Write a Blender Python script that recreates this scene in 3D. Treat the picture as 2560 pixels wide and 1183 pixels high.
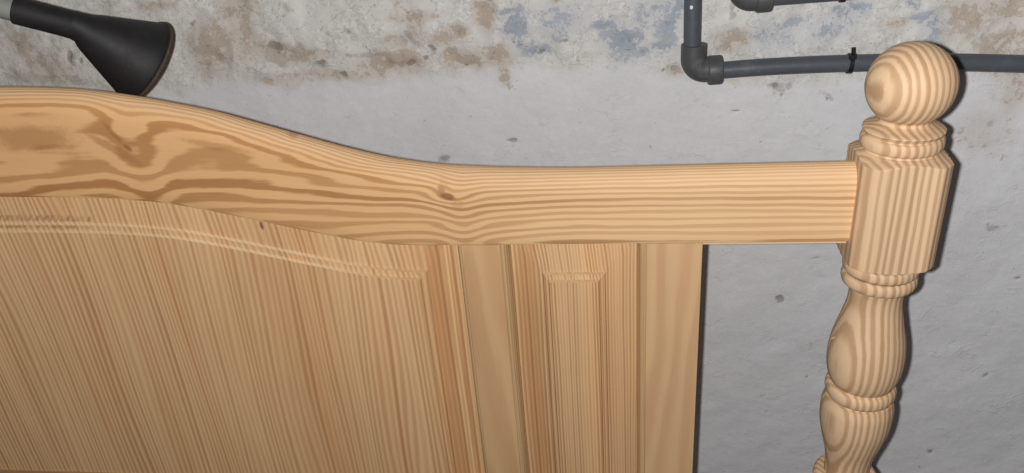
import bpy, math
import numpy as np
from mathutils import Matrix, Vector

# ------------------------------------------------------------------ scene, camera, light
scene = bpy.context.scene
for o in list(bpy.data.objects):
    bpy.data.objects.remove(o)
COL = scene.collection

# Metres.  X along the headboard (0 = its middle), Y into the wall, Z up from the floor.
CAM_POS = Vector((0.620, -0.620, 1.300))
cam = bpy.data.cameras.new("camera")
cam.sensor_width = 36.0
cam.lens = 27.42
cam.clip_start = 0.01
cam.clip_end = 50.0
cam_ob = bpy.data.objects.new("camera", cam)
COL.objects.link(cam_ob)
AX_R = Vector((0.99051, 0.11593, -0.07376))      # camera right
AX_U = Vector((0.01075, 0.46979, 0.88271))       # camera up
AX_B = -Vector((-0.13699, 0.87513, -0.46409))    # camera back
cam_ob.matrix_world = Matrix(((AX_R.x, AX_U.x, AX_B.x, CAM_POS.x),
                              (AX_R.y, AX_U.y, AX_B.y, CAM_POS.y),
                              (AX_R.z, AX_U.z, AX_B.z, CAM_POS.z),
                              (0, 0, 0, 1)))
scene.camera = cam_ob

world = bpy.data.worlds.new("World")
scene.world = world
world.use_nodes = True
bg = world.node_tree.nodes["Background"]
bg.inputs[0].default_value = (1.0, 0.93, 0.92, 1)
bg.inputs[1].default_value = 0.055               # the dim cellar

# the phone's flash beside its lens: the only lamp of the photograph
fl = bpy.data.lights.new("flash", 'POINT')
fl.energy = 20.6
fl.color = (1.0, 0.985, 0.965)
fl.shadow_soft_size = 0.0045
fl_ob = bpy.data.objects.new("flash", fl)
fl_ob.matrix_world = cam_ob.matrix_world.copy()
fl_ob.location = CAM_POS - AX_R * 0.0195
# added beam profile, brighter towards the corners to flatten the falloff (about cos^-2)
fl.use_nodes = True
_nt = fl.node_tree
_tc = _nt.nodes.new('ShaderNodeTexCoord'); _sx = _nt.nodes.new('ShaderNodeSeparateXYZ')
_nt.links.new(_tc.outputs['Normal'], _sx.inputs[0])
_ab = _nt.nodes.new('ShaderNodeMath'); _ab.operation = 'ABSOLUTE'; _nt.links.new(_sx.outputs[2], _ab.inputs[0])
_mx = _nt.nodes.new('ShaderNodeMath'); _mx.operation = 'MAXIMUM'; _mx.inputs[1].default_value = 0.72; _nt.links.new(_ab.outputs[0], _mx.inputs[0])
_pw = _nt.nodes.new('ShaderNodeMath'); _pw.operation = 'POWER'; _pw.inputs[1].default_value = -2.2; _nt.links.new(_mx.outputs[0], _pw.inputs[0])
_nt.links.new(_pw.outputs[0], _nt.nodes['Emission'].inputs['Strength'])
COL.objects.link(fl_ob)

scene.view_settings.view_transform = 'Standard'
scene.view_settings.look = 'None'
scene.view_settings.exposure = 0.0
scene.view_settings.gamma = 1.0
scene.view_settings.use_curve_mapping = False
scene.cycles.max_bounces = 4

# ------------------------------------------------------------------ node expressions
class Ex:
    """a float socket (or number) with arithmetic that adds Math nodes"""
    nt = None
    def __init__(s, v): s.v = v
    @staticmethod
    def m(op, *a):
        n = Ex.nt.nodes.new('ShaderNodeMath'); n.operation = op
        for i, q in enumerate(a):
            q = q.v if isinstance(q, Ex) else q
            if isinstance(q, (int, float)): n.inputs[i].default_value = q
            else: Ex.nt.links.new(q, n.inputs[i])
        return Ex(n.outputs[0])
    def __add__(s, o): return Ex.m('ADD', s, o)
    __radd__ = __add__
    def __sub__(s, o): return Ex.m('SUBTRACT', s, o)
    def __rsub__(s, o): return Ex.m('SUBTRACT', o, s)
    def __mul__(s, o): return Ex.m('MULTIPLY', s, o)
    __rmul__ = __mul__
    def __truediv__(s, o): return Ex.m('DIVIDE', s, o)
    def __neg__(s): return Ex.m('MULTIPLY', s, -1.0)

def floor_(a): return Ex.m('FLOOR', a)
def exp_(a): return Ex.m('EXPONENT', a)
def sqrt_(a): return Ex.m('SQRT', a)
def abs_(a): return Ex.m('ABSOLUTE', a)
def min_(a, b): return Ex.m('MINIMUM', a, b)
def max_(a, b): return Ex.m('MAXIMUM', a, b)
def sstep(a, lo, hi):
    n = Ex.nt.nodes.new('ShaderNodeMapRange'); n.interpolation_type = 'SMOOTHSTEP'
    for k, q in ((0, a), (1, lo), (2, hi)):
        q = q.v if isinstance(q, Ex) else q
        if isinstance(q, (int, float)): n.inputs[k].default_value = q
        else: Ex.nt.links.new(q, n.inputs[k])
    return Ex(n.outputs[0])
def vec(x, y, z):
    n = Ex.nt.nodes.new('ShaderNodeCombineXYZ')
    for k, q in enumerate((x, y, z)):
        q = q.v if isinstance(q, Ex) else q
        if isinstance(q, (int, float)): n.inputs[k].default_value = q
        else: Ex.nt.links.new(q, n.inputs[k])
    return n.outputs[0]
def noise(x, y, z, detail=2.0, rough=0.5):
    """noise centred on 0, about -0.5..0.5"""
    n = Ex.nt.nodes.new('ShaderNodeTexNoise')
    n.inputs['Scale'].default_value = 1.0
    n.inputs['Detail'].default_value = detail
    n.inputs['Roughness'].default_value = rough
    Ex.nt.links.new(vec(x, y, z), n.inputs['Vector'])
    return Ex(n.outputs['Fac']) - 0.5
def hash1(a):
    n = Ex.nt.nodes.new('ShaderNodeTexWhiteNoise'); n.noise_dimensions = '1D'
    Ex.nt.links.new(a.v, n.inputs['W'])
    return Ex(n.outputs['Value'])
def mix(fac, a, b, blend='MIX'):
    n = Ex.nt.nodes.new('ShaderNodeMix'); n.data_type = 'RGBA'; n.blend_type = blend
    for k, q in (('Factor', fac), ('A', a), ('B', b)):
        idx = {'Factor': 0, 'A': 6, 'B': 7}[k]
        q = q.v if isinstance(q, Ex) else q
        if isinstance(q, (int, float)): n.inputs[idx].default_value = q
        elif isinstance(q, tuple): n.inputs[idx].default_value = (*q, 1.0)
        else: Ex.nt.links.new(q, n.inputs[idx])
    return n.outputs[2]
def gray(a):
    return vec(a, a, a)
def new_mat(name):
    m = bpy.data.materials.new(name); m.use_nodes = True
    Ex.nt = m.node_tree
    tc = Ex.nt.nodes.new('ShaderNodeTexCoord')
    sp = Ex.nt.nodes.new('ShaderNodeSeparateXYZ')
    Ex.nt.links.new(tc.outputs['Object'], sp.inputs[0])
    b = Ex.nt.nodes['Principled BSDF']
    return m, b, [Ex(sp.outputs[k]) for k in range(3)]
def bump(b, h, dist, strength=1.0):
    n = Ex.nt.nodes.new('ShaderNodeBump')
    n.inputs['Strength'].default_value = strength
    n.inputs['Distance'].default_value = dist
    Ex.nt.links.new(h.v, n.inputs['Height'])
    Ex.nt.links.new(n.outputs[0], b.inputs['Normal'])
def setc(b, c): Ex.nt.links.new(c, b.inputs['Base Color'])

# ------------------------------------------------------------------ pine
def pine(name, field, light, dark, grain, lo=0.28, mid=0.72, hi=0.90, tone=0.10, streaks=(), spots=(), contrast=1.0, cvar=0.5, extra=None, end=1.0):
    """field(x,y,z) -> ring number; grain = axis index of the fibres"""
    m, b, (x, y, z) = new_mat(name)
    st = [1.0, 1.0, 1.0]; st[grain] = 0.035
    u = field(x, y, z)
    # ragged edge of the late wood along the fibres
    u = u + noise(x * (400 * st[0]), y * (400 * st[1]), z * (400 * st[2]), 2.0) * 0.16
    k = floor_(u); f = u - k
    hv = hash1(k)
    late = sstep(f, lo, mid) * (1.0 - sstep(f, hi, end)) * (1.0 - cvar + hv * cvar)
    late = late * (contrast + noise(x * (22 * st[0]), y * 22, z * (22 * st[2]), 2.0) * 0.7)
    col = mix(late, light, dark)
    # fibre and pore speckle, larger tone drift
    fib = noise(x * (1500 * st[0] ** 1.15), y * (1500 * st[1] ** 1.15), z * (1500 * st[2] ** 1.15), 3.0, 0.6)
    big = noise(x * (26 * st[0] ** .5), y * 26, z * (26 * st[2] ** .5), 3.0)
    blotch = noise(x * 9, y * 9, z * 9 + 3.7, 2.0)
    col = mix(1.0, col, gray(1.0 + fib * 0.16 + big * (tone * 2.2)), 'MULTIPLY')
    col = mix(abs_(blotch) * 0.9, col, mix(1.0, col, (0.98, 0.90, 0.86), 'MULTIPLY'))
    for (x0, hw, soft, c, amt) in streaks:
        w = noise(x * 3, y * 3, z * 7, 2.0) * 0.006
        s = 1.0 - sstep(abs_(x + w - x0), hw, hw + soft)
        col = mix(s * amt, col, mix(1.0, col, c, 'MULTIPLY'))
    for (x0, z0, rx, rz, tilt, c, amt) in spots:
        ct, sn = math.cos(tilt), math.sin(tilt)
        a = ((x - x0) * ct + (z - z0) * sn) / rx
        d = ((z - z0) * ct - (x - x0) * sn) / rz
        r = sqrt_(a * a + d * d) + noise(x * 260, y * 260, z * 260, 2.0) * 0.45 + noise(x * 45, y * 45, z * 90, 2.0) * 0.7
        col = mix((1.0 - sstep(r, 0.45, 1.15)) * amt, col, c)
    if extra: col = extra(col, x, y, z)
    setc(b, col)
    b.inputs['Roughness'].default_value = 0.58
    b.inputs['Specular IOR Level'].default_value = 0.28
    bump(b, fib * 0.8 - late * 0.9, 0.00035, 0.8)
    return m

def gauss(a, s):
    q = a / s
    return exp_(-(q * q))

def f_rail(x, y, z):
    # flat sawn: the ring planes lie nearly in the front face, tipped towards the top edge
    zz = z - 0.985
    left = 1.0 - sstep(x, 0.24, 0.56)
    w = noise(x * 4.0, y * 8, z * 16, 1.0) * 1.7 + noise(x * 16, y * 20, z * 45, 3.0) * 1.1
    w = w + noise(x * 1.6, y * 3, z * 42 + 5.0, 2.0) * 4.2 * (1.2 - left * 0.6)
    u = y * 360.0 + zz * 150.0 + w * (0.45 + left * 0.25)
    u = u - left * zz * 80.0 - left * max_(z - 1.045, 0.0) * 62.0
    u = u + gauss(x - 0.478, 0.019) * 1.0 + gauss(x - 0.505, 0.04) * 0.5
    u = u + gauss(x - 0.182, 0.024) * 0.9 + gauss(x - 0.03, 0.05) * 0.5
    u = u + exp_(-((x - 0.465) * (x - 0.465) / 0.0003 + (z - 1.011) * (z - 1.011) / 0.00006)) * 0.9
    return u + 40.45
def f_panel(x, y, z):
    w = noise(x * 9, y * 9, z * 0.9, 2.0) * 9.0 + noise(x * 34, y * 34, z * 2.2, 2.0) * 2.2
    return (x + y * 1.1) * 178.0 + w + noise(x * 4, y * 4, z * 1.6, 1.0) * 3.5 + 300.0
def f_narrow(x, y, z):
    w = noise(x * 14, y * 14, z * 1.3, 2.0) * 5.0 + noise(x * 60, y * 60, z * 5, 2.0) * 0.9
    return (x + y * 0.8) * 300.0 + w + 500.0
def f_stile(cx, seed):
    def f(x, y, z):
        a = (x - cx)
        w = noise(x * 16 + seed, y * 12, z * 2.6, 2.0) * 2.6
        return sqrt_(a * a * 900.0 + 0.05) * 1.5 + (z - 0.6) * 4.0 + y * 60.0 + w + 50.0
    return f
PX, PY = 0.850, 0.015                 # the post's axis
def f_post(x, y, z):
    a = x - (PX - 0.118); c = y - (PY - 0.063)
    w = noise(x * 18, y * 18, z * 4.5, 2.0) * 1.3 + noise(x * 70, y * 70, z * 9, 2.0) * 0.45
    d = sqrt_(a * a + c * c) / 0.0060
    return d + noise(d * 0.55, 3.0, z * 0.8, 2.0) * 0.75 + w + 30.0
def f_lower(x, y, z):
    return z * 130.0 + y * 300.0 + noise(x * 5, y * 20, z * 25, 2.0) * 3.0 + 60.0

LIGHT = (0.71, 0.465, 0.245)
DARK = (0.395, 0.200, 0.080)
def heartwood(col, x, y, z):
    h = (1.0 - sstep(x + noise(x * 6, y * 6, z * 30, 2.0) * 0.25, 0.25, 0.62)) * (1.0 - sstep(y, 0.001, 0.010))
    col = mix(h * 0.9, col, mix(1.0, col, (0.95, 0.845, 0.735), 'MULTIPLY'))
    pale = sstep(x, 0.42, 0.72) * (0.30 + noise(x * 8, y * 8, z * 60, 2.0) * 0.5)
    col = mix(pale, col, (0.71, 0.480, 0.275))
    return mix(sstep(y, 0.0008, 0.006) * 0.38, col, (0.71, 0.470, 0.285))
M_RAIL = pine("pine_rail", f_rail, LIGHT, DARK, 0, lo=0.26, mid=0.50, hi=0.76, end=0.94, cvar=0.50,
              spots=[(0.085, 1.0785, 0.050, 0.0155, 0.0, (0.37, 0.195, 0.084), 0.62),
                     (0.163, 1.0655, 0.033, 0.0050, -0.62, (0.37, 0.195, 0.084), 0.62),
                     (0.262, 1.066, 0.040, 0.0045, -0.22, (0.38, 0.20, 0.085), 0.5),
                     (0.468, 1.0128, 0.0085, 0.0042, -0.35, (0.22, 0.085, 0.035), 0.85),
                     (0.463, 1.019, 0.004, 0.005, 0.5, (0.36, 0.17, 0.09), 0.7),
                     (0.166, 1.082, 0.016, 0.0032, -1.05, (0.36, 0.18, 0.075), 0.75),
                     (0.176, 1.0675, 0.005, 0.0028, -0.8, (0.30, 0.14, 0.06), 0.75),
                     (0.466, 1.0230, 0.0045, 0.0110, 0.15, (0.45, 0.235, 0.105), 0.28),
                     (0.476, 1.0040, 0.0070, 0.0070, 0.2, (0.44, 0.24, 0.11), 0.35),
                     (0.330, 1.070, 0.006, 0.0016, -0.4, (0.25, 0.12, 0.06), 0.7)], extra=heartwood)
def chatter(col, x, y, z):
    # slow colour drift from growth zone to growth zone
    h = noise(x * 38 + 2, y * 38, z * 1.6, 2.0); h2 = noise(x * 90 + 6, y * 90, z * 3.0, 2.0)
    col = mix(sstep(h, -0.05, 0.25) * 0.5, col, mix(1.0, col, (0.93, 0.80, 0.68), 'MULTIPLY'))
    col = mix(sstep(h2, 0.02, 0.25) * 0.35, col, mix(1.0, col, (1.10, 1.10, 1.06), 'MULTIPLY'))
    # cutter chatter pressed into the bevel near the middle of the arch
    d = 1.0214 - x * x * 0.21 - z
    ax = abs_(x)
    end = 1.0 - sstep(ax + noise(x * 50, y, z * 300, 1.0) * 0.006, 0.104, 0.1065)
    for d0, d1 in ((0.0262, 0.0322), (0.0350, 0.0382)):
        band = sstep(d, d0 - 0.0015, d0 + 0.002) * (1.0 - sstep(d, d1 - 0.0008, d1))
        tick = sstep(noise((x - z * 0.8) * 210.0, 0.0, z * 60.0 + d0 * 900.0, 1.0), -0.08, 0.16)
        col = mix(band * end * tick * 0.8, col, (0.27, 0.145, 0.07))
        col = mix(band * end * 0.28, col, (0.42, 0.26, 0.15))
    return col
M_PANEL = pine("pine_panel", f_panel, (0.665, 0.432, 0.228), (0.44, 0.240, 0.110), 2, lo=0.08, mid=0.52, hi=0.66, cvar=0.60, contrast=0.88,
               streaks=[(0.4445, 0.006, 0.004, (0.83, 0.68, 0.58), 0.8), (0.4565, 0.0028, 0.0015, (1.15, 1.18, 1.16), 0.7),
                        (0.462, 0.001, 0.002, (0.75, 0.6, 0.5), 0.8), (0.30, 0.02, 0.03, (0.95, 0.88, 0.84), 0.8),
                        (0.395, 0.02, 0.02, (1.06, 1.06, 1.08), 0.8)],
               spots=[(0.279, 0.979, 0.0022, 0.006, 0.15, (0.16, 0.07, 0.035), 0.9)], extra=chatter)
M_NARROW = pine("pine_narrow_panel", f_narrow, (0.635, 0.408, 0.216), (0.42, 0.225, 0.105), 2, lo=0.15, mid=0.65, hi=0.80, cvar=0.75,
                streaks=[(0.533, 0.006, 0.006, (0.84, 0.71, 0.60), 0.8), (0.607, 0.012, 0.012, (1.05, 0.98, 0.95), 0.6),
                         (0.592, 0.006, 0.008, (1.08, 1.08, 1.05), 0.9)])
M_STILE_A = pine("pine_inner_stile", f_stile(0.478, 2.0), (0.605, 0.385, 0.203), (0.51, 0.293, 0.147), 2, lo=0.1, mid=0.6, hi=0.8)
M_STILE_B = pine("pine_outer_stile", f_stile(0.700, 9.0), (0.615, 0.402, 0.216), (0.52, 0.305, 0.165), 2, lo=0.1, mid=0.55, hi=0.75)
M_POST = pine("pine_post", f_post, (0.650, 0.455, 0.285), (0.425, 0.258, 0.142), 2, lo=0.25, mid=0.58, hi=0.76, cvar=0.3,
              spots=[(0.8195, 1.0950, 0.0045, 0.0075, 0.0, (0.40, 0.245, 0.135), 0.85)])
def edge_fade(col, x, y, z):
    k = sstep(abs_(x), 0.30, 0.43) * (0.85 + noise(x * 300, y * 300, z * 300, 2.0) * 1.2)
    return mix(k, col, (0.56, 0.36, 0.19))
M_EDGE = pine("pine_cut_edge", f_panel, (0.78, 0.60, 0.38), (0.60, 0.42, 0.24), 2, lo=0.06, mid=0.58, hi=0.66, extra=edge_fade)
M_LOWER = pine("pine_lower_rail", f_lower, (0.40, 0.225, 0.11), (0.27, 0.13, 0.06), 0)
M_MOULD = pine("pine_moulding", f_narrow, (0.58, 0.39, 0.205), (0.45, 0.27, 0.13), 2)

# ------------------------------------------------------------------ objects
def link(name, verts, faces, mat, parent=None, smooth=True, sharp=None):
    me = bpy.data.meshes.new(name)
    me.from_pydata([tuple(map(float, v)) for v in verts], [], faces)
    me.materials.append(mat)
    me.validate()
    o = bpy.data.objects.new(name, me)
    COL.objects.link(o)
    if parent is not None:
        o.parent = parent
    if smooth:
        me.polygons.foreach_set('use_smooth', [True] * len(me.polygons))
        if sharp is not None:
            me.set_sharp_from_angle(angle=math.radians(sharp))
    return o
def thing(name, label, cat, loc=(0, 0, 0), group=None):
    o = bpy.data.objects.new(name, None)
    o.empty_display_size = 0.05
    o.location = loc
    COL.objects.link(o)
    o['label'] = label; o['category'] = cat
    if group: o['group'] = group
    return o
def grid_faces(nr, nc, wrap=False):
    F = []
    for i in range(nr - 1):
        for j in range(nc if wrap else nc - 1):
            j2 = (j + 1) % nc
            F.append((i * nc + j, i * nc + j2, (i + 1) * nc + j2, (i + 1) * nc + j))
    return F
def spline(pts, q):
    """smooth (Catmull-Rom) curve through points sorted by x, evaluated at q"""
    p = np.array(pts, float); X, Z = p[:, 0], p[:, 1]
    m = np.gradient(Z, X)
    i = np.clip(np.searchsorted(X, q) - 1, 0, len(X) - 2)
    h = X[i + 1] - X[i]; t = np.clip((q - X[i]) / h, 0, 1)
    return ((2*t**3 - 3*t**2 + 1) * Z[i] + (t**3 - 2*t**2 + t) * h * m[i]
            + (-2*t**3 + 3*t**2) * Z[i + 1] + (t**3 - t**2) * h * m[i + 1])
H = 1.300
TOP = [(-0.10, -.1766), (0, -.1732), (.0545, -.1752), (.0944, -.1773), (.1387, -.1812), (.1895, -.1898), (.226, -.1979), (.260, -.2064),
       (.294, -.2174), (.336, -.2314), (.377, -.2446), (.420, -.2559), (.458, -.2622), (.490, -.2650), (.524, -.2670),
       (.568, -.2686), (.638, -.2689), (.72, -.2689), (.90, -.2689)]
LOW = [(-0.1, -.2830), (0, -.2806), (.027, -.2809), (.080, -.2820), (.140, -.2847), (.1945, -.2904), (.2466, -.3013), (.3096, -.3170),
       (.345, -.3256), (.3828, -.3337), (.412, -.3373), (.440, -.3383), (.468, -.3384), (.55, -.3384), (.9, -.3384)]
def z_top(x): return H + spline(TOP, np.abs(x))
def z_low(x): return H + spline(LOW, np.abs(x))

# ================================================================== headboard
hb = thing("headboard", "sanded pine headboard with arched top rail, raised panels and turned post", "headboard")

# top rail: bullnosed top edge, small chamfer along the lower front edge
def build_rail():
    xs = np.linspace(-0.8185, 0.8185, 420)
    zt, zb = z_top(xs), z_low(xs)
    V = []
    arc = np.linspace(0, math.pi, 22)
    for x, t, b in zip(xs, zt, zb):
        sec = [(0.030, b), (0.0028, b), (0.0009, b + 0.0009), (0.0, b + 0.003)]
        for q in np.linspace(0, 1, 8)[1:]:
            sec.append((0.0, b + 0.003 + (t - 0.023 - b - 0.003) * q))
        for a in arc[1:]:
            sec.append((0.015 - 0.015 * math.cos(a), t - 0.023 + 0.023 * math.sin(a)))
        V += [(x, s[0], s[1]) for s in sec]
    n = len(sec)
    F = grid_faces(len(xs), n, wrap=True)
    return link("top_rail", V, F, M_RAIL, hb, True, 40)
rail = build_rail()

def box(x0, x1, y0, y1, z0, z1, r=0.0012, nz=1):
    """vertical board with eased long edges"""
    sec = [(x0 + r, y0), (x1 - r, y0), (x1 - r * .3, y0 + r * .3), (x1, y0 + r), (x1, y1), (x0, y1), (x0, y0 + r), (x0 + r * .3, y0 + r * .3)]
    V, F = [], []
    zs = np.linspace(z0, z1, nz + 1)
    for z in zs: V += [(a, b, z) for a, b in sec]
    F = [(a, d, c, b) for a, b, c, d in grid_faces(len(zs), 8, True)]
    F.append(tuple(range(8))); F.append(tuple(reversed(range(8 * nz, 8 * nz + 8))))
    return V, F
def extrude_z(sec, z0, z1):
    V = [(a, b, z0) for a, b in sec] + [(a, b, z1) for a, b in sec]
    n = len(sec)
    return V, [(i, i + 1, n + i + 1, n + i) for i in range(n - 1)]

ZB = 0.560                              # underside of the lower rail
ZL = H - 0.6415                         # its upper edge
for s in (1, -1):
    def side(a, b): return (a, b) if s > 0 else (-b, -a)
    v, f = box(*side(0.474, 0.5105), 0.0022, 0.026, ZL - 0.0, H - 0.3387, 0.0005)
    link("stile", v, f, M_STILE_A, hb, True, 30)
    v, f = box(*side(0.6435, 0.6928), 0.0022, 0.026, ZL - 0.0, H - 0.3387, 0.0005)
    link("stile", v, f, M_STILE_B, hb, True, 30)
    # stuck mouldings beside the panels
    prof = [(0, .0027), (.0006, .0036), (.0018, .0038), (.0034, .0046), (.0050, .0064), (.0060, .0086), (.0068, .0108), (.0080, .0148)]
    for x0, d, k in ((0.474, -1, 0.75), (0.5105, 1, 1.0), (0.6435, -1, 1.0)):
        sec = [((x0 + d * a * k) * s, b) for a, b in prof]
        v, f = extrude_z(sec, ZL, H - 0.3387)
        link("moulding", v, f, M_MOULD, hb, True, 25)
    # back lip of the rail, bare between stile and post
    v, f = box(*side(0.6932, 0.8165), 0.0075, 0.028, H - 0.3428, H - 0.3386, 0.0008)
    link("rail_lip", v, f, M_RAIL, hb, True, 30)
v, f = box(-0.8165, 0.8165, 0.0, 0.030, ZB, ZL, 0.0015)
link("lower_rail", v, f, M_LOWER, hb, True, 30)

# raised panels: outlines stepped in from the edge
STEPS = [(0.000, .0150), (0.0015, .0146), (0.0312, .0106), (0.0323, .0103), (0.0335, .0073), (0.0348, .0070), (0.0376, .0062), (0.0384, .0059), (0.0396, .0029), (0.041, .0027)]
def raised_panel(name, xl, xr, top, mat, nx, scale=1.0):
    zb = ZL - 0.008
    V, rows = [], []
    nside = 6
    for d, y in STEPS:
        d = d * scale
        a, b = xl + d, xr - d
        xs = np.linspace(a, b, nx)
        zt = top(xs) - d * 1.03
        pts = [(a, y, zb + (zt[0] - zb) * q) for q in np.linspace(0, 1, nside)[:-1]]
        pts += [(x, y, z) for x, z in zip(xs, zt)]
        pts += [(b, y, zb + (zt[-1] - zb) * q) for q in np.linspace(1, 0, nside)[1:]]
        rows.append(len(pts)); V += pts
    n = rows[0]
    F = [(a, b, c, d) for a, b, c, d in grid_faces(len(STEPS), n)]
    # the flat field: columns from the last outline down to the bottom
    base = (len(STEPS) - 1) * n
    xs = np.linspace(V[base][0], V[base + n - 1][0], nx)
    b0 = len(V)
    V += [(x, STEPS[-1][1], zb) for x in xs]
    t0 = base + nside - 1
    for j in range(nx - 1):
        F.append((t0 + j, t0 + j + 1, b0 + j + 1, b0 + j))
    F = [tuple(reversed(q)) for q in F]
    o = link(name, V, F, mat, hb, True, 12)
    # the knife-cut arrises of the fielding are paler where the fibres are torn
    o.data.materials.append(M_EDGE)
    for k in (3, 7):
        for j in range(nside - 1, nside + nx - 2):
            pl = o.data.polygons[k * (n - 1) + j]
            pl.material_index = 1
    return o
raised_panel("arched_panel", -0.4692, 0.4692, lambda x: z_low(x) + 0.002, M_PANEL, 260)
for s in (1, -1):
    a, b = (0.5178, 0.6362) if s > 0 else (-0.6362, -0.5178)
    raised_panel("narrow_panel", a, b, lambda x: np.full_like(x, H - 0.3384 - 0.0035), M_NARROW, 12, 0.92)

# turned posts
def arcs(z0, z1, r0, bulge, n=10):
    """a bead between two quirks"""
    out = []
    for t in np.linspace(0, math.pi, n):
        out.append((z0 + (z1 - z0) * (1 - math.cos(t)) / 2, r0 + bulge * math.sin(t)))
    return out
def crv(pts, n):
    p = sorted(pts)
    q = np.linspace(p[0][0], p[-1][0], n)
    return [(z, r) for z, r in zip(q, spline(p, q))][::-1]
ball_c, ball_r = -.2042, .0337
TS = 0.905                              # turned radii
FIN = [(ball_c + ball_r * math.cos(t), ball_r * math.sin(t)) for t in np.linspace(0.0, 2.40, 46)]
zl, rl = FIN[-1]
FIN += crv([(zl, rl), (-.2303, .0208), (-.2322, .0195), (-.2340, .0200), (-.2360, .0236), (-.2383, .0298)], 22)[1:]
FIN += [(-.2392, .0312), (-.2402, .0313), (-.2412, .0304)]
COLL = [(-.2412, .0304)] + [(z, r * TS) for z, r in [(-.2412, .0336), (-.2436, .0322), (-.2443, .0325)] + arcs(-.2443, -.2555, .0325, .0030) + [(-.2562, .0322)]]
BLK = [(-.2562, .0291), (-.2575, .0295)] + crv([(-.2575, .0295), (-.2592, .0325), (-.2620, .0390), (-.2665, .0520)], 12) + \
      [(-.27 - .01 * k, .0520) for k in range(9)] + crv([(-.3535, .0520), (-.3570, .0425), (-.3600, .0335), (-.3618, .0303)], 12) + [(-.3630, .0300)]
LCOL = [(-.3630, .0330)] + arcs(-.3630, -.3725, .0335, .0018) + [(-.3740, .0325)] + arcs(-.3745, -.3865, .0318, .0034) + [(-.3880, .0270)]
SH = [(-.3880, .0270)] + crv([(-.3880, .0270), (-.395, .0256), (-.405, .0256), (-.425, .0298), (-.450, .0360), (-.469, .0377),
                              (-.482, .0366), (-.492, .0338), (-.4975, .0308)], 46)[1:] + \
     arcs(-.4985, -.5135, .0312, .0044) + [(-.5150, .0316)] + \
     crv([(-.5155, .0335), (-.523, .0362), (-.534, .0370), (-.548, .0362), (-.568, .0318), (-.588, .0262), (-.604, .0240), (-.616, .0238)], 40) + \
     arcs(-.6165, -.633, .0290, .0060) + crv([(-.634, .0300), (-.66, .0335), (-.69, .0350)], 10) + [(-.700, .0520)]
LEG = [(-.700, .0520), (-.76, .0520), (-.95, .0520), (-1.28, .0520), (-1.2999, .0500)]
HALF, CH = 0.0345, 0.0100
def lathe(name, prof, x0, parent, square=False, caps=(False, False), nt=144):
    V = []
    th = np.linspace(0, 2 * math.pi, nt, endpoint=False)
    ca, sa = np.cos(th), np.sin(th)
    sq = HALF / np.maximum(np.abs(ca), np.abs(sa))
    ch = (2 * HALF - CH) / (np.abs(ca) + np.abs(sa))
    lim = np.minimum(sq, ch)
    # soften the chamfer arrises a touch
    lim = (np.roll(lim, 1) + 2 * lim + np.roll(lim, -1)) / 4
    for z, r in prof:
        rr = np.minimum(r, lim) if square else np.full(nt, r)
        V += [(x0 + a * q, PY + b * q, H + z) for a, b, q in zip(ca, sa, rr)]
    F = [(a, d, c, b) for a, b, c, d in grid_faces(len(prof), nt, True)]
    n = len(prof)
    if caps[0]: F.append(tuple(range(nt)))
    if caps[1]: F.append(tuple(reversed(range((n - 1) * nt, n * nt))))
    return link(name, V, F, M_POST, parent, True, 34)
for s in (1, -1):
    x0 = s * PX
    post = lathe("post", BLK, x0, hb, True)
    fin = list(FIN); fin[0] = (fin[0][0], 0.0006)
    lathe("finial", fin, x0, post, caps=(True, False))
    lathe("collar", COLL, x0, post)
    lathe("collar", [(z, r * TS) for z, r in LCOL], x0, post)
    lathe("turned_shaft", [(z, r * TS if r < .05 else r) for z, r in SH], x0, post)
    lathe("leg", LEG, x0, post, True, caps=(False, True))
# a torn splinter left standing on the bulb
cs = np.array([PX - 0.0325, PY - 0.004, H - 0.4455])
v = [cs + np.array(q) * 0.001 for q in ((1.5, 0, -2.2), (1.5, .8, 1.6), (1.5, -.8, 1.2), (-2.6, -.3, -1.5))]
link("splinter", v, [(0, 1, 2), (0, 3, 1), (1, 3, 2), (2, 3, 0)], M_POST, bpy.data.objects["post"], False)
BROWN = [(0.354,1.064,0.0308,0.0106,1),(0.334,1.06,0.0143,0.0075,0.8),(0.442,1.063,0.0178,0.0094,1),(0.472,1.114,0.0082,0.0193,1),(0.473,1.102,0.0059,0.0072,0.9),(0.482,1.064,0.013,0.0094,1),(0.438,1.098,0.0083,0.0052,1.1),(0.419,1.089,0.0111,0.0073,0.75),(0.386,1.116,0.023,0.0041,0.7),(0.371,1.128,0.0064,0.0046,0.8),(0.363,1.09,0.0117,0.0063,0.7),(0.228,1.081,0.0201,0.0075,0.85),(0.254,1.077,0.0191,0.0054,0.7),(0.199,1.084,0.012,0.0075,0.8),(0.136,1.092,0.0193,0.0227,0.85),(0.121,1.068,0.0098,0.0099,0.8),(0.173,1.135,0.0188,0.0105,0.8),(0.175,1.098,0.0192,0.0215,0.65),(0.077,1.144,0.0214,0.0053,0.7),(0.746,1.07,0.0151,0.012,0.9),(0.683,1.043,0.0082,0.0072,0.95),(0.913,1.083,0.0108,0.0053,0.75),(0.991,1.087,0.0318,0.0171,0.72),(1.029,1.052,0.0236,0.0144,0.78),(1.031,1.093,0.0168,0.015,0.8),(1.05,1.007,0.014,0.027,0.6),(-0.09,1.075,0.0302,0.0169,0.6),(-0.113,1.101,0.0199,0.0167,0.6),(0.55,1.126,0.0062,0.005,0.8),(0.389,1.102,0.0065,0.0155,0.6),(0.485,1.044,0.0066,0.0095,0.6),(1.029,0.955,0.0272,0.0203,0.4),(0.735,1.027,0.0228,0.0041,0.55),(0.263,1.053,0.058,0.0043,0.6),(0.211,1.045,0.0293,0.0066,0.5)]
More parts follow.
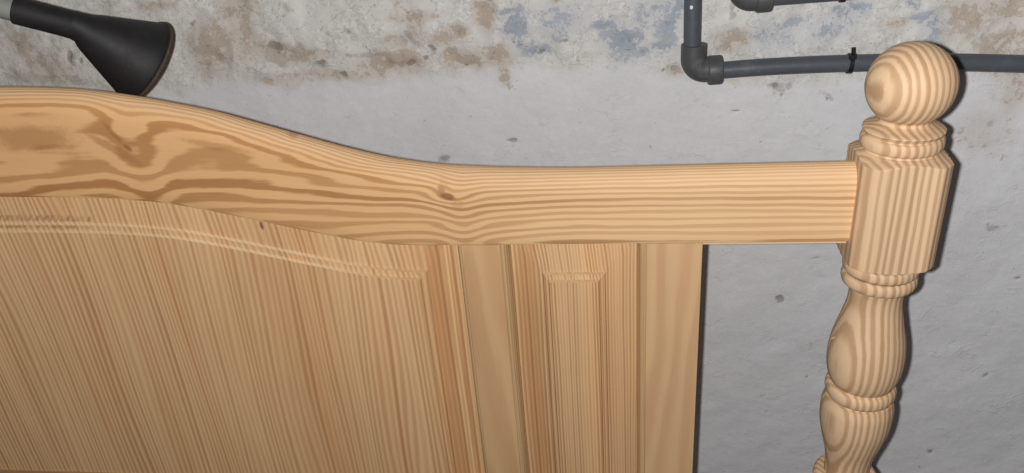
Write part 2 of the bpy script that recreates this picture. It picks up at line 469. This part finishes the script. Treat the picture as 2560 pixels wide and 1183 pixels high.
BLUE = [(0.505,1.095,0.01,0.0174,0.95),(0.509,1.09,0.0037,0.0051,0.9),(0.527,1.071,0.0147,0.0057,0.9),(0.625,1.075,0.0154,0.0172,1),(0.606,1.094,0.0112,0.0065,0.95),(0.639,1.085,0.0099,0.005,0.85),(0.668,1.064,0.0163,0.0071,0.85),(0.679,1.091,0.0107,0.0229,0.85),(0.685,1.113,0.0097,0.0098,0.9),(0.55,1.093,0.0127,0.0112,0.6),(0.646,1.06,0.0064,0.0041,0.9),(0.805,1.088,0.014,0.0078,0.75),(0.856,1.1,0.006,0.0048,0.95),(0.875,1.101,0.0086,0.0067,0.95),(0.862,1.091,0.0138,0.0097,0.7),(0.94,1.088,0.0103,0.0057,1),(0.932,1.103,0.0064,0.0048,0.8),(0.955,1.076,0.0103,0.0154,0.7),(0.841,1.085,0.0061,0.0068,0.7),(0.829,1.092,0.0043,0.0039,0.7),(0.789,1.075,0.0265,0.0148,0.55),(0.851,1.081,0.0261,0.0146,0.5),(0.662,1.103,0.0222,0.0199,0.55),(0.565,1.108,0.0269,0.0151,0.5),(0.496,1.113,0.0072,0.0035,0.9)]
GREY = [(0.213,1.077,0.0125,0.0086,0.9),(0.266,1.065,0.0125,0.0054,0.9),(0.25,1.085,0.0067,0.0213,0.7),(0.305,1.104,0.0047,0.0052,0.8),(0.229,1.129,0.0281,0.0157,0.5),(0.378,1.094,0.0056,0.0083,0.9),(0.384,1.084,0.0065,0.0052,0.9),(0.311,1.097,0.0188,0.0158,0.55),(-0.048,1.083,0.007,0.01,0.8),(-0.08,1.1,0.0298,0.0278,0.6),(-0.121,1.066,0.0406,0.0136,0.7),(-0.053,1.056,0.0151,0.0068,0.8),(-0.119,1.126,0.0296,0.0276,0.7),(0.407,1.076,0.0047,0.0042,0.9),(0.802,1.018,0.0227,0.0061,0.7),(0.807,1.087,0.0175,0.0147,0.5),(0.744,1.107,0.0061,0.0244,0.7),(0.157,1.118,0.0285,0.0213,0.5),(0.197,1.116,0.0236,0.0212,0.5),(0.073,1.078,0.0196,0.0165,0.4),(0.978,0.933,0.0277,0.0207,0.4),(1.062,0.833,0.0163,0.0054,0.65),(0.721,1.051,0.0045,0.0101,0.7),(0.318,1.078,0.0332,0.0042,0.7),(0.851,1.004,0.0227,0.0071,0.5)]
CHIPS = [(0.49,0.956,0.0069,0.0027,1.3),(0.403,0.935,0.008,0.0067,0.9),(0.823,0.73,0.0047,0.0047,1.2),(0.867,0.79,0.0101,0.0028,0.75),(0.97,0.441,0.007,0.0078,1.5),(1.104,0.76,0.004,0.0039,1),(1.098,0.615,0.0042,0.0036,0.9),(1.051,0.473,0.0045,0.0032,1),(0.874,0.604,0.0016,0.0018,1.3),(0.753,0.991,0.0042,0.0016,1),(1.023,0.92,0.0074,0.0016,0.7),(0.49,0.949,0.003,0.0017,0.8),(0.976,0.451,0.0127,0.0032,0.9),(0.668,1.038,0.0018,0.0021,1.3),(0.395,1.072,0.0033,0.0026,1.2),(0.374,1.061,0.0047,0.0032,1.2),(0.406,1.079,0.0028,0.0031,1.2),(0.529,1.067,0.0037,0.0026,1.2),(0.214,1.085,0.0058,0.0038,1.2),(0.266,1.066,0.0058,0.0027,1.2),(0.31,1.102,0.0028,0.0026,1.2),(-0.053,1.086,0.0035,0.0067,1.1),(-0.038,1.081,0.002,0.0045,1.1),(0.443,1.056,0.0047,0.0026,1),(0.627,1.06,0.0036,0.0015,0.8),(0.557,1.081,0.0064,0.002,1.1),(0.241,0.993,0.01,0.0017,0.5),(0.983,0.441,0.0058,0.0058,0.9),(0.289,1.056,0.0034,0.0027,1.2),(0.384,0.991,0.002,0.0016,0.9),(0.117,1.12,0.0048,0.0043,0.8),(0.856,0.999,0.0027,0.002,0.9),(0.793,1.018,0.0045,0.0025,1.0),(0.802,1.012,0.0027,0.002,1.0),(0.195,1.023,0.004,0.0022,0.6),(0.501,1.034,0.0024,0.0021,0.8)]
BOUND = [(-0.342, 1.0506), (-0.169, 1.0458), (-0.003, 1.0417), (0.105, 1.0408), (0.158, 1.0438), (0.212, 1.0503), (0.313, 1.0497), (0.483, 1.0439), (0.53, 1.052), (0.599, 1.043), (0.69, 1.0384), (0.735, 1.0235), (0.867, 1.0184), (0.909, 1.0205), (0.991, 1.0262), (1.057, 1.0213), (1.153, 1.0175)]
CRACKS = [[(0.2188, 1.1346), (0.2277, 1.1217), (0.2351, 1.106), (0.2418, 1.1), (0.2465, 1.0893), (0.2552, 1.0755), (0.2662, 1.0629)], [(0.2696, 1.0701), (0.2652, 1.0629), (0.2689, 1.0613)], [(0.3065, 1.104), (0.3158, 1.0957), (0.324, 1.0868), (0.3301, 1.0761)], [(0.3573, 0.9507), (0.3741, 0.9912), (0.3922, 0.9678)], [(0.3485, 0.9895), (0.3673, 0.9785), (0.3913, 0.9683)], [(0.4423, 1.1158), (0.4362, 1.1025), (0.4425, 1.0954)], [(0.3068, 1.127), (0.2765, 1.1078), (0.2731, 1.1033)], [(0.697, 0.948), (0.7201, 0.9549), (0.7525, 0.953), (0.7937, 0.9513)], [(0.7701, 0.9634), (0.798, 0.9536), (0.8254, 0.9503)], [(0.3734, 1.126), (0.3865, 1.1186), (0.3989, 1.1057)], [(0.5963, 1.1083), (0.6049, 1.0968), (0.627, 1.0801), (0.6404, 1.0636)], [(0.5017, 1.1107), (0.4923, 1.0953), (0.4995, 1.0813), (0.5176, 1.0736)]]
# ================================================================== wall
WY = 0.270
def fade(t): return t * t * t * (t * (t * 6 - 15) + 10)
def value_noise(x, z, seed):
    rng = np.random.RandomState(seed); T = rng.rand(256, 256)
    xi, zi = np.floor(x).astype(int), np.floor(z).astype(int)
    a, b = fade(x - xi), fade(z - zi)
    g = lambda i, j: T[(xi + i) % 256, (zi + j) % 256]
    return (g(0, 0) * (1 - a) + g(1, 0) * a) * (1 - b) + (g(0, 1) * (1 - a) + g(1, 1) * a) * b - 0.5
def fbm(x, z, s, seed, oct=4):
    t, amp = 0, 1.0
    for k in range(oct):
        t = t + amp * value_noise(x * s, z * s, seed + k); amp *= 0.5; s *= 2.03
    return t
def build_wall():
    nx, nz = 760, 400
    xs = np.linspace(-0.75, 1.55, nx); zs = np.linspace(0.20, 1.42, nz)
    X, Z = np.meshgrid(xs, zs)
    wx = X + fbm(X, Z, 45, 11) * 0.010; wz = Z + fbm(X, Z, 45, 21) * 0.010
    def blobs(L, p=2.0):
        out = np.zeros_like(X)
        for x0, z0, rx, rz, s in L:
            out = np.maximum(out, s * np.exp(-0.50 * (((wx - x0) / rx) ** 2 + ((wz - z0) / rz) ** 2) ** (p / 2)))
        return out
    bx, bz = zip(*BOUND)
    bound = np.interp(X, bx, bz) + fbm(X, Z, 16, 31) * 0.016
    rough = np.clip((Z - bound + 0.010) / 0.022, 0, 1); rough = rough * rough * (3 - 2 * rough)
    br, bl, gr, ch = blobs(BROWN), blobs(BLUE), blobs(GREY), blobs(CHIPS)
    for line in CRACKS:
        for (xa, za), (xb, zb) in zip(line[:-1], line[1:]):
            px, pz = wx * .35 + X * .65, wz * .35 + Z * .65
            ux, uz = xb - xa, zb - za
            tt = np.clip(((px - xa) * ux + (pz - za) * uz) / (ux * ux + uz * uz), 0, 1)
            dd = np.hypot(px - xa - tt * ux, pz - za - tt * uz)
            ch = np.maximum(ch, (0.70 if za > 1.03 else 0.50) * np.exp(-(dd / 0.0022) ** 2))
    # pocks and trowel nicks in the sound plaster
    rng = np.random.RandomState(5); pock = np.zeros_like(X)
    for _ in range(420):
        x0, z0 = rng.uniform(-0.4, 1.35), rng.uniform(0.30, 1.10); rr = rng.uniform(0.0012, 0.0045) * (1 if rng.rand() < .85 else 1.8)
        i0, i1 = np.searchsorted(xs, (x0 - 4 * rr, x0 + 4 * rr)); j0, j1 = np.searchsorted(zs, (z0 - 4 * rr, z0 + 4 * rr))
        sx, sz = rng.uniform(.8, 2.2), rng.uniform(.6, 1.1); sg = rng.choice([-1, 1])
        w = ((X[j0:j1, i0:i1] - x0) / sx + sg * .4 * (Z[j0:j1, i0:i1] - z0)) ** 2 + ((Z[j0:j1, i0:i1] - z0) / sz) ** 2
        pock[j0:j1, i0:i1] += rng.uniform(-.5, 1) * np.exp(-w / rr ** 2)
    # relief: gentle hand-plastered waves, lumpier where the old wash peels
    relief = fbm(X, Z, 5, 41) * 0.0040 + fbm(X, Z, 22, 51) * 0.0014 + rough * fbm(X, Z, 30, 61, 4) * 0.0060
    relief += (1 - rough) * fbm(X * 0.6, Z, 60, 71, 3) * 0.0006
    relief -= 0.0016 * np.clip(br - 0.35, 0, 1) + 0.0012 * np.clip(bl - 0.35, 0, 1) + 0.0022 * np.clip(ch - 0.3, 0, 1)
    relief -= 0.0007 * pock
    Y = WY - relief
    V = np.stack([X, Y, Z], -1).reshape(-1, 3)
    idx = np.arange(nx * nz).reshape(nz, nx)
    F = np.stack([idx[:-1, :-1], idx[:-1, 1:], idx[1:, 1:], idx[1:, :-1]], -1).reshape(-1, 4)
    me = bpy.data.meshes.new("wall")
    me.vertices.add(len(V)); me.vertices.foreach_set('co', V.ravel())
    me.loops.add(F.size); me.loops.foreach_set('vertex_index', F.ravel().astype(np.int32))
    me.polygons.add(len(F)); me.polygons.foreach_set('loop_start', np.arange(0, F.size, 4, dtype=np.int32))
    me.update(calc_edges=True)
    me.polygons.foreach_set('use_smooth', np.ones(len(F), bool))
    def attr(n, a, b, c, d):
        at = me.attributes.new(n, 'FLOAT_COLOR', 'POINT')
        at.data.foreach_set('color', np.stack([a, b, c, d], -1).reshape(-1).astype(np.float32))
    attr('stain', br, bl, gr, np.ones_like(br))
    attr('wear', rough, ch, pock, np.ones_like(br))
    o = bpy.data.objects.new("wall", me); COL.objects.link(o)
    o['kind'] = 'structure'
    return o
wall = build_wall()
def wall_material():
    m, b, (x, y, z) = new_mat("whitewash")
    def at(n):
        a = Ex.nt.nodes.new('ShaderNodeAttribute'); a.attribute_name = n
        s = Ex.nt.nodes.new('ShaderNodeSeparateXYZ'); Ex.nt.links.new(a.outputs['Vector'], s.inputs[0])
        return [Ex(s.outputs[k]) for k in range(3)]
    br, bl, gr = at('stain'); ro, ch, pk = at('wear')
    n1 = noise(x * 60, y * 60, z * 60, 4.0, 0.6)
    n2 = noise(x * 150 + 7, y * 150, z * 150, 4.0, 0.65)
    n3 = noise(x * 480, y * 480, z * 480 + 3, 3.0, 0.6)
    n4 = noise(x * 22 + 5, y * 22, z * 22, 4.0, 0.55)
    n5 = noise(x * 7 + 1, y * 7, z * 11, 3.0, 0.5)
    brush = noise(x * 35, y * 35, z * 170 + x * 40, 3.0, 0.6)
    n6 = noise(x * 11 + 4, y * 11, z * 16 + 2, 4.0, 0.6)
    base = mix(0.5 + n5 * 1.8, (0.685, 0.690, 0.720), (0.745, 0.750, 0.770))
    base = mix(1.0, base, gray(1.0 + n2 * 0.15 + n3 * 0.10 + brush * 0.07 + n6 * 0.16), 'MULTIPLY')
    # flaking edges of earlier coats
    ridge = (1.0 - sstep(abs_(n6 + n1 * 0.25), 0.0, 0.022)) * sstep(n4, -0.05, 0.15)
    base = mix(ridge * 0.13, base, (0.45, 0.45, 0.45))
    base = mix(sstep(pk, 0.25, 0.9) * 0.30, base, (0.42, 0.41, 0.40))
    base = mix(sstep(-pk, 0.12, 0.45) * 0.55, base, (0.84, 0.85, 0.86))
    # thin, dirty wash above
    dirty = mix(sstep(n4 + n1 * 0.7, -0.10, 0.26), (0.745, 0.74, 0.715), (0.57, 0.555, 0.52))
    dirty = mix(sstep(n1 + n2 * 0.8, 0.06, 0.30) * 0.60, dirty, (0.47, 0.43, 0.385))
    dirty = mix(sstep(n2 - n4 * 0.6, 0.08, 0.32) * 0.75, dirty, (0.79, 0.79, 0.775))
    dirty = mix(1.0, dirty, gray(1.0 + n2 * 0.34 + n3 * 0.30), 'MULTIPLY')
    far_left = 1.0 - sstep(x + n6 * 0.2, -0.02, 0.22)
    dirty = mix(far_left * 0.55, dirty, mix(1.0, dirty, (0.84, 0.83, 0.77), 'MULTIPLY'))
    col = mix(ro * (0.80 + n6 * 0.6), base, dirty)
    # small bright flecks
    fleck = sstep(noise(x * 210, y * 210, z * 210 + 9, 1.0), 0.20, 0.27)
    col = mix(fleck * (0.25 + ro * 0.35), col, (0.84, 0.85, 0.84))
    # hard-edged flakes of the top coat
    fk = n4 * 0.9 + n1 * 0.9 + n2 * 0.6
    col = mix((1.0 - sstep(fk, -0.015, 0.015)) * ro * 0.30, col, (0.53, 0.505, 0.465))
    col = mix((1.0 - sstep(abs_(fk), 0.0, 0.02)) * ro * 0.55, col, (0.37, 0.35, 0.32))
    col = mix(sstep(fk, 0.14, 0.17) * ro * 0.35, col, (0.80, 0.80, 0.785))
    col = mix(sstep(br + n1 * 0.3, 0.03, 0.5) * 0.55, col, (0.545, 0.48, 0.415))
    col = mix(sstep(bl + n1 * 0.3, 0.03, 0.5) * 0.55, col, (0.54, 0.565, 0.61))
    br2 = br * 0.9 + n1 * 1.5 + n2 * 1.7 + n3 * 0.6
    gr2 = gr + n1 * 1.0 + n2 * 0.8
    bl2 = bl * 0.95 + n1 * 1.5 + n2 * 1.7 + n3 * 0.6
    g = sstep(gr2, 0.46, 0.70)
    col = mix(g * 0.66, col, mix(0.5 + n2 * 1.5, (0.32, 0.315, 0.285), (0.44, 0.41, 0.365)))
    bw = sstep(br2, 0.44, 0.64)
    col = mix(bw * 0.74, col, mix(0.5 + n1 * 1.6 + n2 * 1.4, (0.33, 0.255, 0.195), (0.53, 0.445, 0.37)))
    col = mix(sstep(br2 - n3 * 0.8, 0.85, 1.10) * 0.5, col, (0.26, 0.20, 0.155))
    be = sstep(bl2, 0.43, 0.66)
    col = mix(be * 0.92, col, mix(0.5 + n1 * 1.8 + n2 * 1.2, (0.27, 0.33, 0.42), (0.46, 0.49, 0.535)))
    col = mix(sstep(bl2 - n3, 0.92, 1.10) * 0.5, col, (0.20, 0.255, 0.36))
    c = sstep(ch + n2 * 0.55 + n3 * 0.35, 0.42, 0.85)
    col = mix(c * 0.66, col, mix(0.5 + n2 * 1.5, (0.15, 0.12, 0.085), (0.33, 0.28, 0.215)))
    # scattered specks in the worn band and a few in the sound plaster
    sp = sstep(noise(x * 170 + 2, y * 170, z * 170, 2.0), 0.205, 0.26)
    col = mix(sp * (0.10 + ro * 0.45), col, (0.26, 0.24, 0.21))
    setc(b, col)
    b.inputs['Roughness'].default_value = 0.72
    b.inputs['Specular IOR Level'].default_value = 0.25
    h = n2 * 0.8 + n3 * 0.5 + n1 * (ro * 1.6) - bw * 0.6 - be * 0.5 - c * 1.2 + sstep(fk, -0.015, 0.015) * (ro * 0.7) + brush * 0.35 + ridge * 0.5
    bump(b, h, 0.0016, 0.42)
    return m
wall.data.materials.append(wall_material())

# ================================================================== pipes
def plain(name, col, rough, spec=0.4, var=0.15, scale=90, dust=None, bumpd=0.0003):
    m, b, (x, y, z) = new_mat(name)
    n = noise(x * scale, y * scale, z * scale, 4.0, 0.6)
    n2 = noise(x * scale * 6, y * scale * 6, z * scale * 6, 2.0)
    c = mix(1.0, col, gray(1.0 + n * var * 2 + n2 * var), 'MULTIPLY')
    if dust: c = mix(sstep(n + n2 * 0.5, 0.05, 0.30) * dust[1], c, dust[0])
    setc(b, c)
    r = Ex(rough) if False else None
    Ex.nt.links.new((n * 0.25 + rough).v, b.inputs['Roughness'])
    b.inputs['Specular IOR Level'].default_value = spec
    bump(b, n + n2 * 0.4, bumpd, 0.5)
    return m
M_PIPE = plain("grey_plastic_pipe", (0.086, 0.098, 0.116), 0.42, 0.38, 0.12, 40, ((0.20, 0.20, 0.20), 0.25))
M_FIT = plain("grey_plastic_fitting", (0.080, 0.083, 0.088), 0.48, 0.4, 0.18, 90, ((0.22, 0.205, 0.18), 0.35))
M_BLACK = plain("black_plastic", (0.012, 0.012, 0.014), 0.45, 0.4, 0.1)
M_NOZ = plain("black_rubbery_plastic", (0.0125, 0.0115, 0.0125), 0.60, 0.34, 0.22, 60, ((0.028, 0.024, 0.022), 0.6), 0.0002)
M_RIM = plain("dirty_brown_rim", (0.070, 0.047, 0.036), 0.75, 0.25, 0.4, 220, ((0.17, 0.12, 0.08), 0.5), 0.0006)
M_TUBE = plain("grey_tube", (0.20, 0.21, 0.19), 0.5, 0.4, 0.1)
M_DAB = plain("white_paint_dab", (0.75, 0.76, 0.76), 0.5)

def sweep(rings, nt=40, caps=True):
    """rings: (centre, axis, radius); returns verts, faces with the frame carried along"""
    V = []
    ref = Vector((0.0, -1.0, 0.2))
    for c, a, r in rings:
        a = Vector(a).normalized()
        e = (ref - a * ref.dot(a)).normalized(); g = a.cross(e)
        for k in range(nt):
            t = 2 * math.pi * k / nt
            p = Vector(c) + e * (r * math.cos(t)) + g * (r * math.sin(t))
            V.append((p.x, p.y, p.z))
    F = grid_faces(len(rings), nt, True)
    if caps:
        F.append(tuple(reversed(range(nt)))); n = len(rings) * nt
        F.append(tuple(range(n - nt, n)))
    return V, F
def path_rings(pts, r, n=40):
    p = np.array(pts, float); d = np.concatenate([[0], np.cumsum(np.linalg.norm(np.diff(p, axis=0), axis=1))])
    q = np.linspace(0, d[-1], n)
    P = np.stack([spline(np.stack([d, p[:, k]], 1), q) for k in range(3)], 1)
    T = np.gradient(P, axis=0)
    return [(tuple(a), tuple(t), r) for a, t in zip(P, T)]
YP = 0.2515
def elbow(name, parent, corner, out_dir, r, l_up, l_out, rc=0.0045):
    """a 90 degree fitting: short socket upwards and one sideways, rounded outside"""
    c = Vector((corner[0], YP, corner[1])); up = Vector((0, 0, 1)); od = Vector((out_dir[0], 0, out_dir[1])).normalized()
    R_ = r * 0.95
    rings = []
    for q in (1.0, 0.985, 0.5): rings.append((c + up * (R_ + (l_up - R_) * q), -up, r * (0.965 if q == 1.0 else 1.0)))
    for t in np.linspace(0, math.pi / 2, 14):
        cc = c + up * R_ + od * R_
        p = cc - od * (R_ * math.cos(t)) - up * (R_ * math.sin(t))
        tan = -up * math.cos(t) + od * math.sin(t)
        rings.append((p, tan, r))
    rings.append((c + od * l_out, od, r))
    V, F = sweep(rings)
    return link(name, V, F, M_FIT, parent, True, 35)
def nut(name, parent, a, b, r):
    """union collar with eased rims"""
    a, b = Vector(a), Vector(b); d = (b - a); L = d.length; d.normalize()
    prof = [(0, r * .90), (0.06, r * .97), (0.16, r), (0.80, r), (0.93, r * .975), (1.0, r * .90), (1.0, r * .70)]
    V, F = sweep([(a + d * (L * q), d, rr) for q, rr in prof], 48)
    return link(name, V, F, M_FIT, parent, True, 32)

wp = thing("water_pipe", "dark grey plastic pipe running down, through an elbow and behind the ball finial", "pipe", (0, 0, 0), "grey pipes on the wall")
V, F = sweep(path_rings([(0.698, YP, 1.400), (0.6995, YP, 1.16), (0.701, YP, 1.066)], 0.0094, 20)); link("riser", V, F, M_PIPE, wp, True, 40)
elbow("elbow", wp, (0.7030, 1.0452), (1, 0.02), 0.0141, 0.0290, 0.0200)
el = [o for o in wp.children if o.name.startswith("elbow")][0]
nut("collar_nut", el, (0.7185, YP, 1.0442), (0.7345, YP, 1.0447), 0.0162)
V, F = sweep(path_rings([(0.726, YP, 1.0434), (0.760, YP, 1.0450), (0.8725, YP, 1.0460), (0.9424, YP, 1.0443), (1.0475, YP, 1.0378), (1.1425, YP, 1.0300), (1.35, YP, 1.010)], 0.0094, 60))
link("pipe_run", V, F, M_PIPE, wp, True, 40)
c = np.array((0.6985, YP - 0.0093, 1.1160)); th = np.linspace(0, 2 * math.pi, 14, endpoint=False)
v = [(c[0] + 0.0022 * math.cos(t), c[1] + 0.0004, c[2] + 0.0026 * math.sin(t)) for t in th] + [(c[0], c[1] - 0.0007, c[2])]
link("paint_dab", v, [(k, 14, (k + 1) % 14) for k in range(14)], M_DAB, wp)

wq = thing("water_pipe", "upper grey plastic pipe with elbow at the top edge, above the cable tie", "pipe", (0, 0, 0), "grey pipes on the wall")
V, F = sweep(path_rings([(0.748, YP, 1.40), (0.749, YP, 1.25), (0.749, YP, 1.140)], 0.0094, 14)); link("riser", V, F, M_PIPE, wq, True, 40)
e2 = elbow("elbow", wq, (0.7490, 1.1205), (1, 0.03), 0.0138, 0.0300, 0.0180)
nut("collar_nut", e2, (0.7650, YP, 1.1207), (0.7815, YP, 1.1212), 0.0158)
V, F = sweep(path_rings([(0.773, YP, 1.1206), (0.81, YP, 1.1216), (0.855, YP, 1.1228), (0.93, YP, 1.1245), (1.20, YP, 1.127)], 0.0094, 40))
link("pipe_run", V, F, M_PIPE, wq, True, 40)

# cable tie round the pipe, its cut tail standing up
def cable_tie(x0, z0, label):
    t = thing("cable_tie", label, "cable tie", (0, 0, 0))
    prof = [(-.0022, .0096), (-.0022, .0110), (.0022, .0110), (.0022, .0096)]
    V, nt = [], 40
    for k in range(nt):
        a = 2 * math.pi * k / nt
        for dx, r in prof: V.append((x0 + dx + 0.0006 * math.sin(a), YP + r * math.cos(a), z0 + r * math.sin(a)))
    F = []
    for k in range(nt):
        for j in range(4):
            F.append((k * 4 + j, k * 4 + (j + 1) % 4, ((k + 1) % nt) * 4 + (j + 1) % 4, ((k + 1) % nt) * 4 + j))
    link("strap", V, F, M_BLACK, t, True, 30)
    def bar(name, cx, cy, z0, z1, hw, hd, lean=0.0):
        V = [(cx + sx * hw + (lean if zz else 0), cy + sy * hd, (z1 if zz else z0)) for zz in (0, 1) for sx, sy in ((-1, -1), (1, -1), (1, 1), (-1, 1))]
        link(name, V, [(0, 3, 2, 1), (4, 5, 6, 7)] + [(i, (i + 1) % 4, 4 + (i + 1) % 4, 4 + i) for i in range(4)], M_BLACK, t, False)
    bar("lock_head", x0, YP - 0.0080, z0 + 0.0070, z0 + 0.0125, 0.0034, 0.0026)
    bar("cut_tail", x0 + 0.0004, YP - 0.0078, z0 + 0.0124, z0 + 0.0195, 0.0019, 0.0008, -0.0008)
    return t
cable_tie(0.8690, 1.0460, "black cable tie strapped round the grey pipe, left of the ball finial")
t2 = cable_tie(0.8530, 1.1226, "black cable tie on the upper pipe at the top edge of the picture")

# ================================================================== cone nozzle behind the rail
nz_ = thing("cone_nozzle", "black flared plastic nozzle with brown rim on a grey tube, behind the rail", "nozzle", (0, 0, 0))
A = Vector((0.0495, 0.0786, 1.1804)); J = Vector((0.0972, 0.0951, 1.1587)); Mo = Vector((0.1303, 0.1338, 1.1113))
T0 = Vector((-0.190, 0.010, 1.290))
d1 = (J - A).normalized(); d2 = (Mo - J).normalized()
V, F = sweep([(T0, A - T0, .0112), (A - d1 * .02, A - T0, .0112), (A + d1 * .004, d1, .0112)], 40); link("tube", V, F, M_TUBE, nz_, True, 40)
V, F = sweep([(A, d1, .0115), (A, d1, .0126), (A + d1 * .0008, d1, .0133), (A + (J - A) * .5, d1, .0133), (J - d1 * .012, d1, .0134), (J - d1 * .004, d1 * .8 + d2 * .2, .0138)], 64)
sl = link("sleeve", V, F, M_NOZ, nz_, True, 40)
L2 = (Mo - J).length
rings = [(J - d1 * .0042, d1 * .8 + d2 * .2, .0138), (J + d2 * .002, d1 * .4 + d2 * .6, .0148), (J + d2 * .008, d2, .0178)]
for q in np.linspace(0.18, 0.955, 8): rings.append((J + d2 * (L2 * q), d2, .0178 + (.0442 - .0178) * (q - .10) / .855))
rings += [(J + d2 * (L2 * .965), d2, .0450), (J + d2 * (L2 * .972), d2, .0463), (J + d2 * (L2 * .985), d2, .0467)]
V, F = sweep(rings, 96, caps=False); cone = link("flared_cone", V, F, M_NOZ, nz_, True, 50)
rr = [(.985, .0467), (.996, .0471), (1.012, .0470), (1.028, .0462), (1.034, .0450), (1.026, .0436), (.99, .0430), (.5, .030), (.1, .016)]
V, F = sweep([(J + d2 * (L2 * q), d2, r) for q, r in rr], 96, caps=False); link("rim", V, F, M_RIM, cone, True, 60)
